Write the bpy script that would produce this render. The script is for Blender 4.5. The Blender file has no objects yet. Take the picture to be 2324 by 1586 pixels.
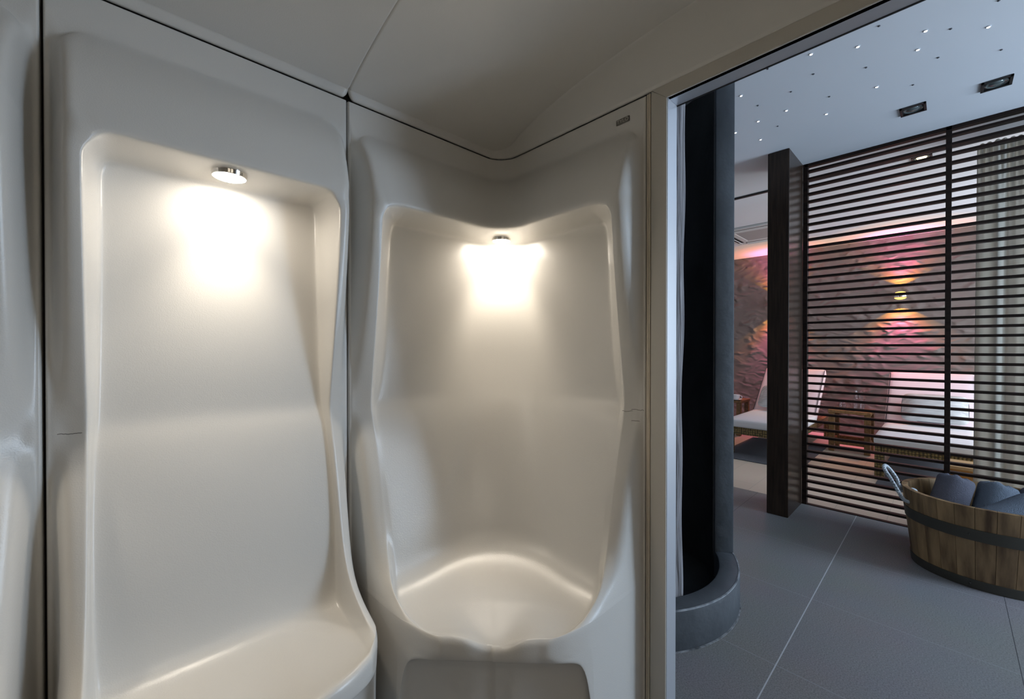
import bpy, bmesh, math, random
import numpy as np
from mathutils import Vector, Matrix
random.seed(7)
C = bpy.context.scene.collection
SC = bpy.context.scene
PI = math.pi

# ------------------------------------------------------------------ camera, world, light, exposure
cam_d = bpy.data.cameras.new('camera')
cam = bpy.data.objects.new('camera', cam_d); C.objects.link(cam)
cam_d.sensor_width = 36.0
cam_d.lens = 36.0 * 940.4 / 2324.0
cam_d.clip_start = 0.02
cam.location = (0, 0, 1.25)
cam.rotation_euler = (math.radians(90 - 0.349), 0, math.radians(46.46 - 90))
SC.camera = cam
SC.view_settings.view_transform = 'Standard'
SC.view_settings.look = 'None'
SC.view_settings.exposure = 0.0
SC.view_settings.gamma = 1.0

W = bpy.data.worlds.new('world'); SC.world = W
W.use_nodes = True
W.node_tree.nodes['Background'].inputs['Color'].default_value = (0.62, 0.80, 1.0, 1)
W.node_tree.nodes['Background'].inputs['Strength'].default_value = 0.6

def area_light(name, loc, rot, sx, sy, power, col):
    l = bpy.data.lights.new(name, 'AREA'); l.shape = 'RECTANGLE'; l.size = sx; l.size_y = sy
    l.energy = power; l.color = col
    o = bpy.data.objects.new(name, l); C.objects.link(o); o.location = loc; o.rotation_euler = rot
    return o
# daylight coming in through the long window of the spa room (window_1)
area_light('window_daylight', (3.62, -2.50, 1.42), (math.radians(90), 0, 0), .85, 2.2, 90, (0.62, 0.79, 1.0))
area_light('lounge_window_daylight', (5.85, -2.50, 1.42), (math.radians(90), 0, 0), 2.9, 2.2, 115, (0.82, 0.90, 1.0))

# ------------------------------------------------------------------ materials
def mat(name, base=(.8, .8, .8), rough=.5, metal=0, spec=.5, bump=None, noise=None, **kw):
    m = bpy.data.materials.new(name); m.use_nodes = True
    nt = m.node_tree; b = nt.nodes['Principled BSDF']
    b.inputs['Base Color'].default_value = (*base, 1)
    b.inputs['Roughness'].default_value = rough
    b.inputs['Metallic'].default_value = metal
    b.inputs['Specular IOR Level'].default_value = spec
    for k, v in kw.items():
        b.inputs[k.replace('_', ' ')].default_value = v
    tc = nt.nodes.new('ShaderNodeTexCoord')
    if noise:      # (scale, detail, dark, light, stretch)
        sc_, det, c0, c1, st = noise
        mp = nt.nodes.new('ShaderNodeMapping'); mp.inputs['Scale'].default_value = st
        nz = nt.nodes.new('ShaderNodeTexNoise'); nz.inputs['Scale'].default_value = sc_; nz.inputs['Detail'].default_value = det
        cr = nt.nodes.new('ShaderNodeValToRGB')
        cr.color_ramp.elements[0].position = .3; cr.color_ramp.elements[1].position = .7
        cr.color_ramp.elements[0].color = (*c0, 1); cr.color_ramp.elements[1].color = (*c1, 1)
        nt.links.new(tc.outputs['Object'], mp.inputs['Vector']); nt.links.new(mp.outputs['Vector'], nz.inputs['Vector'])
        nt.links.new(nz.outputs['Fac'], cr.inputs['Fac']); nt.links.new(cr.outputs['Color'], b.inputs['Base Color'])
    if bump:       # (scale, detail, strength, distance, stretch)
        sc_, det, stg, dist, st = bump
        mp = nt.nodes.new('ShaderNodeMapping'); mp.inputs['Scale'].default_value = st
        nz = nt.nodes.new('ShaderNodeTexNoise'); nz.inputs['Scale'].default_value = sc_; nz.inputs['Detail'].default_value = det
        bp = nt.nodes.new('ShaderNodeBump'); bp.inputs['Strength'].default_value = stg; bp.inputs['Distance'].default_value = dist
        nt.links.new(tc.outputs['Object'], mp.inputs['Vector']); nt.links.new(mp.outputs['Vector'], nz.inputs['Vector'])
        nt.links.new(nz.outputs['Fac'], bp.inputs['Height']); nt.links.new(bp.outputs['Normal'], b.inputs['Normal'])
    return m
def emit(name, col, strength):
    m = bpy.data.materials.new(name); m.use_nodes = True
    nt = m.node_tree; nt.nodes.remove(nt.nodes['Principled BSDF'])
    e = nt.nodes.new('ShaderNodeEmission'); e.inputs['Color'].default_value = (*col, 1); e.inputs['Strength'].default_value = strength
    nt.links.new(e.outputs[0], nt.nodes['Material Output'].inputs['Surface'])
    return m

ONE = (1, 1, 1)
M = {}
M['acrylic'] = mat('acrylic', (.70, .680, .640), .27, bump=(330, 2, .17, .0016, ONE))
M['ceil_acrylic'] = mat('ceil_acrylic', (.70, .680, .640), .30, bump=(330, 2, .17, .0016, ONE))
M['cabin_core'] = mat('cabin_core', (.35, .34, .32), .7)
M['frame_beige'] = mat('frame_beige', (.55, .52, .46), .4)
M['strip_beige'] = mat('strip_beige', (.66, .58, .46), .35)
M['alu'] = mat('alu', (.66, .69, .74), .38, metal=.55)
M['rubber'] = mat('rubber', (.02, .02, .022), .6)
M['chrome'] = mat('chrome', (.85, .82, .78), .12, metal=1)
M['lamp_lens'] = emit('lamp_lens', (1.0, .90, .77), 108)
M['badge'] = mat('badge', (.17, .155, .13), .35, metal=.4)
M['badge_text'] = mat('badge_text', (.62, .59, .53), .4)
M['crack'] = mat('crack', (.06, .05, .04), .8)
M['ceiling_white'] = mat('ceiling_white', (.80, .82, .85), .75)
M['wall_white'] = mat('wall_white', (.74, .74, .74), .8)
M['wall_grey'] = mat('wall_grey', (.42, .42, .42), .8)
M['plaster'] = mat('plaster', (.16, .18, .20), .6, noise=(5, 6, (.060, .068, .078), (.10, .112, .125), (1, 1, .8)), bump=(22, 6, .35, .01, ONE))
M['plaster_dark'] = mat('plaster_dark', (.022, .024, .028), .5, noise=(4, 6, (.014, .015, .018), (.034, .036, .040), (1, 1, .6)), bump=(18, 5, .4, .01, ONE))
M['log'] = mat('log', (.42, .41, .42), .85, noise=(9, 6, (.11, .105, .11), (.40, .39, .41), (6, 6, .35)), bump=(14, 6, .8, .02, (6, 6, .3)))
M['dark_wood'] = mat('dark_wood', (.035, .022, .016), .28, spec=.28, noise=(10, 4, (.020, .013, .009), (.046, .028, .019), (8, 8, .5)))
M['slat_wood'] = mat('slat_wood', (.035, .021, .016), .42, spec=.12, noise=(8, 4, (.012, .008, .007), (.028, .017, .013), (5, .4, 5)))
M['teak'] = mat('teak', (.20, .10, .035), .45, noise=(7, 4, (.13, .065, .022), (.25, .13, .045), (1, 6, 6)))
M['box_wood'] = mat('box_wood', (.42, .20, .05), .4, noise=(6, 3, (.34, .15, .035), (.48, .24, .07), (1, 1, 6)))
M['tub_hoop'] = mat('tub_hoop', (.060, .054, .042), .5, metal=.15, bump=(30, 3, .2, .004, ONE))
M['rope'] = mat('rope', (.52, .55, .58), .9)
M['towel_violet'] = mat('towel_violet', (.155, .155, .190), 1.0, spec=.1, bump=(260, 3, .9, .008, ONE))
M['towel_blue'] = mat('towel_blue', (.175, .205, .25), 1.0, spec=.1, bump=(260, 3, .9, .008, ONE))
M['cushion'] = mat('cushion', (.74, .73, .74), .7, bump=(60, 2, .15, .004, ONE))
M['cushion_pink'] = mat('cushion_pink', (.74, .62, .64), .7, bump=(60, 2, .15, .004, ONE))
M['piping'] = mat('piping', (.03, .03, .04), .7)
M['pillow'] = mat('pillow', (.50, .50, .49), .9, noise=(30, 3, (.40, .40, .40), (.60, .60, .58), (1, .2, 1)))
M['mat_grey'] = mat('mat_grey', (.085, .09, .105), .9, bump=(180, 2, .5, .004, ONE))
M['china'] = mat('china', (.80, .80, .82), .2)
M['glass'] = mat('glass', (.95, .95, .97), .03, Transmission_Weight=1.0, IOR=1.35)
M['ac_white'] = mat('ac_white', (.72, .72, .70), .5)
M['ac_grille'] = mat('ac_grille', (.42, .42, .41), .6, bump=(160, 1, .6, .004, ONE))
M['black'] = mat('black', (.012, .012, .013), .5)
M['spot_frame'] = mat('spot_frame', (.025, .022, .022), .4)
M['spot_glass'] = mat('spot_glass', (.28, .33, .33), .12, metal=.6)
M['spot_on'] = emit('spot_on', (1.0, .78, .40), 6)
M['star_on'] = emit('star_on', (1.0, .97, .85), 9)
M['star_off'] = mat('star_off', (.10, .10, .11), .4)
M['amber_lens'] = emit('amber_lens', (1.0, .62, .15), 2.2)

def m_nodes(name):
    m = bpy.data.materials.new(name); m.use_nodes = True
    nt = m.node_tree
    return m, nt, nt.nodes['Principled BSDF'], nt.nodes.new, nt.links.new

def make_tile():
    m, nt, b, N, L = m_nodes('grey_tile')
    tc = N('ShaderNodeTexCoord'); sp = N('ShaderNodeSeparateXYZ'); L(tc.outputs['Object'], sp.inputs[0])
    def line(out, off, pitch, w):
        a = N('ShaderNodeMath'); a.operation = 'SUBTRACT'; a.inputs[1].default_value = off; L(out, a.inputs[0])
        p = N('ShaderNodeMath'); p.operation = 'PINGPONG'; p.inputs[1].default_value = pitch / 2; L(a.outputs[0], p.inputs[0])
        c = N('ShaderNodeMath'); c.operation = 'LESS_THAN'; c.inputs[1].default_value = w; L(p.outputs[0], c.inputs[0])
        return c
    lx = line(sp.outputs['X'], 1.868, .622, .0014)
    ly = line(sp.outputs['Y'], .461, 1.32, .0022)
    ly2 = line(sp.outputs['Y'], -.199, 1.32, .0012)
    n1 = N('ShaderNodeTexNoise'); n1.inputs['Scale'].default_value = 190; n1.inputs['Detail'].default_value = 2; L(tc.outputs['Object'], n1.inputs['Vector'])
    n2 = N('ShaderNodeTexNoise'); n2.inputs['Scale'].default_value = 2.2; n2.inputs['Detail'].default_value = 3; L(tc.outputs['Object'], n2.inputs['Vector'])
    r1 = N('ShaderNodeValToRGB'); L(n1.outputs['Fac'], r1.inputs['Fac'])
    r1.color_ramp.elements[0].position = .32; r1.color_ramp.elements[1].position = .68
    r1.color_ramp.elements[0].color = (.190, .189, .190, 1); r1.color_ramp.elements[1].color = (.300, .297, .297, 1)
    mx = N('ShaderNodeMix'); mx.data_type = 'RGBA'; mx.blend_type = 'MULTIPLY'; mx.inputs['Factor'].default_value = .22
    L(r1.outputs['Color'], mx.inputs['A']); L(n2.outputs['Color'], mx.inputs['B'])
    def over(prev, fac, col):
        x = N('ShaderNodeMix'); x.data_type = 'RGBA'; L(fac.outputs[0], x.inputs['Factor']); L(prev, x.inputs['A']); x.inputs['B'].default_value = (*col, 1)
        return x.outputs['Result']
    c = over(mx.outputs['Result'], lx, (.31, .315, .33)); c = over(c, ly2, (.055, .055, .06)); c = over(c, ly, (.50, .51, .53))
    L(c, b.inputs['Base Color']); b.inputs['Roughness'].default_value = .5; b.inputs['Specular IOR Level'].default_value = .35
    bp = N('ShaderNodeBump'); bp.inputs['Strength'].default_value = .15; bp.inputs['Distance'].default_value = .002; L(n1.outputs['Fac'], bp.inputs['Height']); L(bp.outputs['Normal'], b.inputs['Normal'])
    return m
M['tile'] = make_tile()

def make_plank():
    m, nt, b, N, L = m_nodes('beige_floor')
    tc = N('ShaderNodeTexCoord')
    br = N('ShaderNodeTexBrick'); br.inputs['Scale'].default_value = 1.0
    br.inputs['Color1'].default_value = (.60, .52, .42, 1); br.inputs['Color2'].default_value = (.56, .485, .39, 1); br.inputs['Mortar'].default_value = (.45, .40, .33, 1)
    br.inputs['Mortar Size'].default_value = .002; br.inputs['Brick Width'].default_value = 1.2; br.inputs['Row Height'].default_value = .3
    L(tc.outputs['Object'], br.inputs['Vector']); L(br.outputs['Color'], b.inputs['Base Color']); b.inputs['Roughness'].default_value = .55
    return m
M['plank'] = make_plank()

def make_crinkle():
    m, nt, b, N, L = m_nodes('crinkled_wallpaper')
    tc = N('ShaderNodeTexCoord')
    mp = N('ShaderNodeMapping'); mp.inputs['Scale'].default_value = (1, 1, 1.7); mp.inputs['Rotation'].default_value = (.35, 0, 0); L(tc.outputs['Object'], mp.inputs['Vector'])
    nz = N('ShaderNodeTexNoise'); nz.inputs['Scale'].default_value = 2.2; nz.inputs['Detail'].default_value = 3; L(mp.outputs['Vector'], nz.inputs['Vector'])
    mx = N('ShaderNodeMix'); mx.data_type = 'VECTOR'; mx.inputs['Factor'].default_value = .28; L(mp.outputs['Vector'], mx.inputs['A']); L(nz.outputs['Color'], mx.inputs['B'])
    v = N('ShaderNodeTexNoise'); v.noise_type = 'RIDGED_MULTIFRACTAL'; v.inputs['Scale'].default_value = 8.0; v.inputs['Detail'].default_value = 3.0
    L(mx.outputs['Result'], v.inputs['Vector'])
    b.inputs['Base Color'].default_value = (.165, .134, .118, 1); b.inputs['Roughness'].default_value = .75
    bp = N('ShaderNodeBump'); bp.inputs['Strength'].default_value = 1.0; bp.inputs['Distance'].default_value = .045
    L(v.outputs['Fac'], bp.inputs['Height']); L(bp.outputs['Normal'], b.inputs['Normal'])
    return m
M['crinkle'] = make_crinkle()

def make_stave():
    m, nt, b, N, L = m_nodes('tub_stave_wood')
    at = N('ShaderNodeAttribute'); at.attribute_name = 'stave'
    tc = N('ShaderNodeTexCoord')
    mp = N('ShaderNodeMapping'); mp.inputs['Scale'].default_value = (7, 7, .9); L(tc.outputs['Object'], mp.inputs['Vector'])
    ad = N('ShaderNodeVectorMath'); ad.operation = 'ADD'; L(mp.outputs['Vector'], ad.inputs[0]); L(at.outputs['Color'], ad.inputs[1])
    nz = N('ShaderNodeTexNoise'); nz.inputs['Scale'].default_value = 2.6; nz.inputs['Detail'].default_value = 5; L(ad.outputs[0], nz.inputs['Vector'])
    cr = N('ShaderNodeValToRGB'); L(nz.outputs['Fac'], cr.inputs['Fac'])
    cr.color_ramp.elements[0].position = .30; cr.color_ramp.elements[1].position = .72
    cr.color_ramp.elements[0].color = (.095, .050, .021, 1); cr.color_ramp.elements[1].color = (.52, .335, .165, 1)
    hs = N('ShaderNodeMix'); hs.data_type = 'RGBA'; hs.blend_type = 'MULTIPLY'; hs.inputs['Factor'].default_value = .6
    sr = N('ShaderNodeValToRGB'); L(at.outputs['Fac'], sr.inputs['Fac'])
    sr.color_ramp.elements[0].color = (.55, .52, .48, 1); sr.color_ramp.elements[1].color = (1.15, 1.12, 1.05, 1)
    L(cr.outputs['Color'], hs.inputs['A']); L(sr.outputs['Color'], hs.inputs['B']); L(hs.outputs['Result'], b.inputs['Base Color'])
    b.inputs['Roughness'].default_value = .55
    return m
M['stave'] = make_stave()

def make_wicker():
    m, nt, b, N, L = m_nodes('wicker')
    tc = N('ShaderNodeTexCoord')
    mp = N('ShaderNodeMapping'); mp.inputs['Scale'].default_value = (1, 1, 1); L(tc.outputs['Object'], mp.inputs['Vector'])
    br = N('ShaderNodeTexVoronoi'); br.inputs['Scale'].default_value = 42; br.inputs['Randomness'].default_value = .25; L(mp.outputs['Vector'], br.inputs['Vector'])
    cr = N('ShaderNodeValToRGB'); L(br.outputs['Distance'], cr.inputs['Fac'])
    cr.color_ramp.elements[0].position = .1; cr.color_ramp.elements[1].position = .6
    cr.color_ramp.elements[0].color = (.34, .235, .075, 1); cr.color_ramp.elements[1].color = (.055, .035, .012, 1)
    L(cr.outputs['Color'], b.inputs['Base Color']); b.inputs['Roughness'].default_value = .6
    bp = N('ShaderNodeBump'); bp.inputs['Strength'].default_value = .8; bp.inputs['Distance'].default_value = .01; bp.invert = True
    L(br.outputs['Distance'], bp.inputs['Height']); L(bp.outputs['Normal'], b.inputs['Normal'])
    return m
M['wicker'] = make_wicker()

def make_curtain():
    m, nt, b, N, L = m_nodes('curtain_cloth')
    b.inputs['Base Color'].default_value = (.78, .74, .65, 1); b.inputs['Roughness'].default_value = .9
    tr = N('ShaderNodeBsdfTranslucent'); tr.inputs['Color'].default_value = (.75, .75, .72, 1)
    mx = N('ShaderNodeMixShader'); mx.inputs[0].default_value = .45
    L(b.outputs[0], mx.inputs[1]); L(tr.outputs[0], mx.inputs[2]); L(mx.outputs[0], nt.nodes['Material Output'].inputs['Surface'])
    return m
M['curtain'] = make_curtain()

# ------------------------------------------------------------------ helpers
def obj(name, data, material=None, parent=None, kind=None, label=None, cat=None, group=None, smooth=False):
    if isinstance(data, bmesh.types.BMesh):
        me = bpy.data.meshes.new(name); data.normal_update(); data.to_mesh(me); data.free()
    else:
        me = data
    if material is not None:
        me.materials.append(material)
    if smooth:
        me.shade_smooth()
        if smooth != 'all': me.set_sharp_from_angle(angle=math.radians(38))
    o = bpy.data.objects.new(name, me); C.objects.link(o)
    if parent is not None:
        o.parent = parent
        o.matrix_parent_inverse = parent.matrix_basis.inverted()
    if kind: o['kind'] = kind
    if label: o['label'] = label
    if cat: o['category'] = cat
    if group: o['group'] = group
    return o
def thing(name, label, cat, loc=(0, 0, 0), rz=0, group=None, kind=None):
    o = bpy.data.objects.new(name, None); C.objects.link(o)
    o.empty_display_size = .05
    o.location = loc; o.rotation_euler = (0, 0, rz); o['label'] = label; o['category'] = cat
    o.matrix_basis = Matrix.Translation(loc) @ Matrix.Rotation(rz, 4, 'Z')
    if group: o['group'] = group
    if kind: o['kind'] = kind
    return o
def local(o_parent, name, bm, material, **kw):
    """a part whose mesh is given in the parent's own coordinates"""
    o = obj(name, bm, material, None, **kw); o.parent = o_parent
    return o
def bx(bm, x0, x1, y0, y1, z0, z1, bev=0, seg=2):
    r = bmesh.ops.create_cube(bm, size=1)
    vs = r['verts']
    for v in vs:
        v.co = Vector(((x0 + x1) / 2 + v.co.x * (x1 - x0), (y0 + y1) / 2 + v.co.y * (y1 - y0), (z0 + z1) / 2 + v.co.z * (z1 - z0)))
    if bev:
        es = list({e for v in vs for e in v.link_edges})
        bmesh.ops.bevel(bm, geom=es, offset=bev, segments=seg, profile=.5, affect='EDGES')
    return bm
def box(x0, x1, y0, y1, z0, z1, bev=0, seg=2):
    return bx(bmesh.new(), x0, x1, y0, y1, z0, z1, bev, seg)
def lathe(bm, prof, n=32, cx=0, cy=0, cap=False):
    rings = []
    for r, z in prof:
        rings.append([bm.verts.new((cx + r * math.cos(2 * PI * i / n), cy + r * math.sin(2 * PI * i / n), z)) for i in range(n)])
    for a, b in zip(rings, rings[1:]):
        for i in range(n):
            bm.faces.new((a[i], a[(i + 1) % n], b[(i + 1) % n], b[i]))
    if cap:
        bm.faces.new(rings[-1]); bm.faces.new(list(reversed(rings[0])))
    return bm
def tube(bm, pts, r, n=10, closed=False):
    pts = [Vector(p) for p in pts]; rings = []
    up = Vector((0, 0, 1))
    for i, p in enumerate(pts):
        t = ((pts[min(i + 1, len(pts) - 1)]) - pts[max(i - 1, 0)]).normalized()
        a = t.cross(up)
        if a.length < 1e-3: a = t.cross(Vector((1, 0, 0)))
        a.normalize(); b = a.cross(t)
        rr = r[i] if isinstance(r, (list, tuple)) else r
        rings.append([bm.verts.new(p + rr * (math.cos(2 * PI * k / n) * a + math.sin(2 * PI * k / n) * b)) for k in range(n)])
    for a, b in zip(rings, rings[1:]):
        for k in range(n):
            bm.faces.new((a[k], a[(k + 1) % n], b[(k + 1) % n], b[k]))
    bm.faces.new(list(reversed(rings[0]))); bm.faces.new(rings[-1])
    return bm
def grid_mesh(P, name):
    """P: array (n, m, 3) -> mesh of quads"""
    n, m, _ = P.shape
    me = bpy.data.meshes.new(name)
    faces = [(i * m + j, i * m + j + 1, (i + 1) * m + j + 1, (i + 1) * m + j) for i in range(n - 1) for j in range(m - 1)]
    me.from_pydata([tuple(p) for p in P.reshape(-1, 3)], [], faces)
    me.update()
    return me

# ------------------------------------------------------------------ cabin dimensions
XD, YW = 1.2945, 1.428          # inner faces: door wall, long wall
HW = .3505                      # half width of a seat module
XS = .576                       # seam between straight seat and corner seat
ZT = 2.10                       # top edge of the seats

# ------------------------------------------------------------------ the moulded seats
# rows: (z_rimO, d_rimO, z_rimI, d_rimI, z_in, d_in, R_corner, d_in_corner)
ROWS = [
    (2.0985, -.03, 2.0985, -.03, 2.0985, -.03, .10, -.03),
    (2.0985, 0, 2.0985, 0, 2.0985, 0, .10, 0),
    (2.098, 0, 2.098, 0, 2.098, 0, .10, 0),
    (2.03, 0, 2.03, 0, 2.03, 0, .10, 0),
    (2.005, .002, 2.005, .002, 2.005, .002, .10, .002),
    (1.985, .016, 1.985, .016, 1.985, .018, .11, .018),
    (1.93, .055, 1.93, .055, 1.93, .055, .12, .055),
    (1.87, .088, 1.87, .088, 1.87, .088, .12, .088),
    (1.80, .110, 1.80, .110, 1.80, .110, .13, .110),
    (1.762, .120, 1.762, .120, 1.762, .121, .13, .124),
    (1.742, .121, 1.742, .121, 1.738, .122, .13, .126),
    (1.729, .120, 1.732, .118, 1.733, .110, .13, .114),
    (1.70, .119, 1.71, .117, 1.730, .05, .15, .05),
    (1.67, .117, 1.68, .115, 1.727, -.02, .17, -.02),
    (1.63, .113, 1.64, .112, 1.721, -.044, .18, -.044),
    (1.58, .107, 1.58, .107, 1.690, -.046, .18, -.046),
    (1.50, .095, 1.50, .097, 1.55, -.044, .18, -.042),
    (1.34, .066, 1.34, .072, 1.36, -.036, .19, -.032),
    (1.19, .032, 1.19, .045, 1.19, -.025, .21, -.018),
    (1.10, .013, 1.10, .030, 1.090, -.019, .23, -.010),
    (1.050, .007, 1.050, .025, 1.050, -.014, .24, -.004),
    (1.020, .012, 1.020, .029, 1.022, -.002, .25, .013),
    (.96, .035, .96, .046, .96, .022, .26, .044),
    (.82, .074, .82, .084, .82, .058, .28, .084),
    (.69, .100, .69, .114, .69, .085, .30, .118),
    (.60, .122, .60, .142, .57, .100, .31, .150),
    (.54, .145, .54, .180, .500, .107, .31, .163),
    (.50, .180, .50, .228, .462, .120, .32, .188),
    (.475, .225, .475, .272, .444, .172, .36, .242),
    (.460, .262, .462, .302, .438, .265, .6, .300),
    (.452, .285, .455, .322, .437, .360, .9, .380),
    (.446, .297, .450, .332, .446, .415, .9, .430),
    None, None, None, None, None, None, None, None]
LIP_U = [0, .12, .183, .25, .29, .31, .33]
LIP_D = [.452, .449, .436, .400, .345, .300, .24]
LIPC_U = [0, .18, .23, .285, .308, .322, .334]
LIPC_D = [.450, .455, .452, .430, .395, .350, .29]
# rows after the table: z, offset from the lip line, and for the toe space (u, recess) of rimI, rec1, rec2, in, q3 and of the middle
TAIL = [(.450, -.012, None), (.440, .003, None), (.418, .002, None), (.392, -.001, None),
        (.373, -.002, ((.302, 0), (.290, 0), (.268, 0), (.245, .002), (.205, .006), .008)),
        (.359, -.004, ((.306, 0), (.298, 0), (.285, 0), (.262, .022), (.220, .070), .075)),
        (.315, -.006, ((.310, 0), (.305, .0), (.297, .015), (.280, .075), (.230, .10), .10)),
        (.0, -.012, ((.312, 0), (.309, .005), (.304, .05), (.295, .10), (.24, .11), .11))]
TOE_C = {4: ((.328, 0), (.322, 0), (.312, 0), (.298, .002), (.270, .007), .008), 5: ((.330, 0), (.326, 0), (.318, 0), (.307, .022), (.285, .070), .075),
         6: ((.333, 0), (.330, 0), (.327, .008), (.321, .07), (.304, .10), .10), 7: ((.334, 0), (.332, 0), (.330, .03), (.326, .09), (.310, .11), .11)}
HALF_COLS = ['back', 'edge', 'wall', 'base', 'side', 'rimO', 'rimM', 'rimI', 'rec1', 'rec3', 'rec2', 'in', 'q3', 'q2', 'q1', 'mid']

def seat_net(corner):
    """control net in seat coordinates: u across, d out from the wall, z up (plus the fillet radius and chord blend of the row)"""
    nr = len(ROWS); nt = len(TAIL); cols = [(c, -1) for c in HALF_COLS] + [(c, 1) for c in reversed(HALF_COLS[:-1])]
    P = np.zeros((nr, len(cols), 5))
    lip = (lambda u: float(np.interp(abs(u), LIPC_U, LIPC_D))) if corner else (lambda u: float(np.interp(abs(u), LIP_U, LIP_D)))
    f = lambda i, xs, ys: float(np.interp(i, xs, ys))
    for i, R in enumerate(ROWS):
        tail = R is None; ti = i - (nr - nt)
        if corner:
            ur = f(i, [0, 11, 14, 17, 20, 24, 26, 28, 31], [.222, .222, .222, .234, .254, .258, .266, .284, .286])
            ui = f(i, [0, 24, 25, 26, 27, 31], [.279, .281, .287, .297, .312, .320]); uo = f(i, [0, 23, 26, 31], [.314, .320, .330, .333]); ub = .339
        else:
            ur = f(i, [0, 14, 20, 23, 28, 31], [.258, .258, .262, .270, .262, .250])
            ui = f(i, [0, 26, 30, 31], [.280, .281, .290, .294]); uo = f(i, [0, 31], [.313, .312]); ub = .334
        if not tail:
            zO, dO, zI, dI, zin, din, Rc, dinc = R
            if corner: din = dinc
            k = 0 if i < 27 else (.2, .35, .45, .55, .55)[i - 27]
        else:
            zt, off, toe = TAIL[ti]
            if corner and toe: toe = TOE_C[ti]
            Rc = .9; k = .55
        u = dict(back=HW - .0022, edge=HW - .0022, wall=HW - .009, base=ub, side=(ub + uo) / 2 + .001, rimO=uo, rimM=ui + .007, rimI=ui, rec1=ui - .006, rec3=ur + .004, rec2=ur, q3=.175, q2=.105, q1=.055, mid=0)
        u['in'] = ur - .028
        if corner and i >= 27: u['rec1'] = .310; u['rec3'] = .300
        u['in'] = ur - .020
        for j, (c, sg) in enumerate(cols):
            uu = u[c]
            if not tail:
                if c == 'back': d, z = -.03, zO
                elif c in ('edge', 'wall'): d, z = (0 if i else -.03), zO
                elif c == 'base': d, z = (min(dO, .003) if i else -.03), zO
                elif c == 'side': d, z = dO * .55 if i else -.03, zO
                elif c == 'rimO': d, z = dO, zO
                elif c == 'rimI': d, z = dI, zI
                elif c == 'rimM': t = (u['rimM'] - ui) / (uo - ui); d, z = dI * (1 - t) + dO * t, zI * (1 - t) + zO * t
                elif c == 'rec1':
                    t = .16; d, z = dI * (1 - t) + din * t, zI * (1 - t) + zin * t
                    if 10 < i < 16: z = zI * .6 + zin * .4
                elif c == 'rec3':
                    t = .84; d, z = dI * (1 - t) + din * t, zin * .84 + zI * .16
                    if 10 < i < 16: z = zI * .25 + zin * .75
                    if i >= 28: d = min(din, lip(uu) - .02)
                elif c == 'rec2':
                    t = 1.0; d, z = dI * (1 - t) + din * t, zin * .97 + zI * .03
                    if i >= 28: d = min(din, lip(uu) - .02)
                else:
                    d, z = din, zin
                    if i >= 28: z -= (0, .006, .018, .026)[i - 28] * (dict(mid=1, q1=1, q2=.6) if corner else dict(mid=1, q1=.7)).get(c, 0)
                    if i >= 29: d = min(d, lip(uu) - .02)
            else:
                z = zt; rec = 0
                if toe:
                    tk = dict(zip(('rimI', 'rec1', 'rec2', 'in', 'q3'), toe)); tk['rec3'] = tuple((np.array(tk['rec1']) + np.array(tk['rec2'])) / 2)
                    tk['rimM'] = ((tk['rimI'][0] + uo) / 2, 0)
                    if c in tk: uu, rec = tk[c]
                    elif c in ('q2', 'q1', 'mid'): rec = toe[5]
                if c == 'back': d = -.03
                elif c in ('edge', 'wall'): d = 0
                elif c == 'base': d = .004
                elif c == 'side': d = .55 * .28
                else: d = lip(uu) + off - rec
                if ti < 4: z -= (.027, .026, .020, .008)[ti] * (dict(mid=1, q1=1, q2=.6) if corner else dict(mid=1, q1=.7)).get(c, 0)
            if corner and 17 < i < 24 and c in ('mid', 'q1', 'q2', 'q3'):
                soft = float(np.interp(z, [.82, .96, 1.022, 1.05, 1.09, 1.19, 1.36], [.084, .044, .026, .018, .008, -.014, -.032])); wq = .5 if c == 'q3' else 1
                d = d * (1 - wq) + soft * wq
            P[i, j] = (sg * uu, d, z, Rc, k)
    return P

def place_straight(cx):
    return lambda u, d, R, k: (cx + u, YW - d)
def place_corner(u, d, R, k):
    l0 = (XD - XS) if u < 0 else (YW - .703)
    l = l0 - d; R = max(.01, min(R, l * .97)); e = HW - abs(u); e0 = .09
    Lh = (l - R) + PI * R / 4
    s = e if e <= e0 else e0 + (Lh - e0) * (e - e0) / (HW - e0)
    if s <= l - R: a, b = s, 0.0          # a: along the leg from the seam, b: towards the room
    else:
        th = (s - (l - R)) / R
        a, b = (l - R) + R * math.sin(th), R * (1 - math.cos(th))
    f = s / Lh
    ca, cb = l / 2 * f, l / 2 * f
    a, b = a * (1 - k) + ca * k, b * (1 - k) + cb * k
    sh = .010 * max(d, 0) / .45
    if u < 0: return XS + a + sh, YW - d - b - sh
    return XD - d - b + sh, .703 + a - sh

def bspline(P, sub):
    """uniform cubic B-spline through clamped control net, along axis 0"""
    P = np.concatenate([P[:1], P[:1], P, P[-1:], P[-1:]], 0)
    out = []
    n = P.shape[0] - 3
    for i in range(n):
        ts = np.linspace(0, 1, sub, endpoint=False)
        if i == n - 1: ts = np.append(ts, 1.0)
        for t in ts:
            w = np.array([(1 - t) ** 3, 3 * t ** 3 - 6 * t ** 2 + 4, -3 * t ** 3 + 3 * t ** 2 + 3 * t + 1, t ** 3]) / 6
            out.append(np.tensordot(w, P[i:i + 4], 1))
    return np.array(out)

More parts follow.
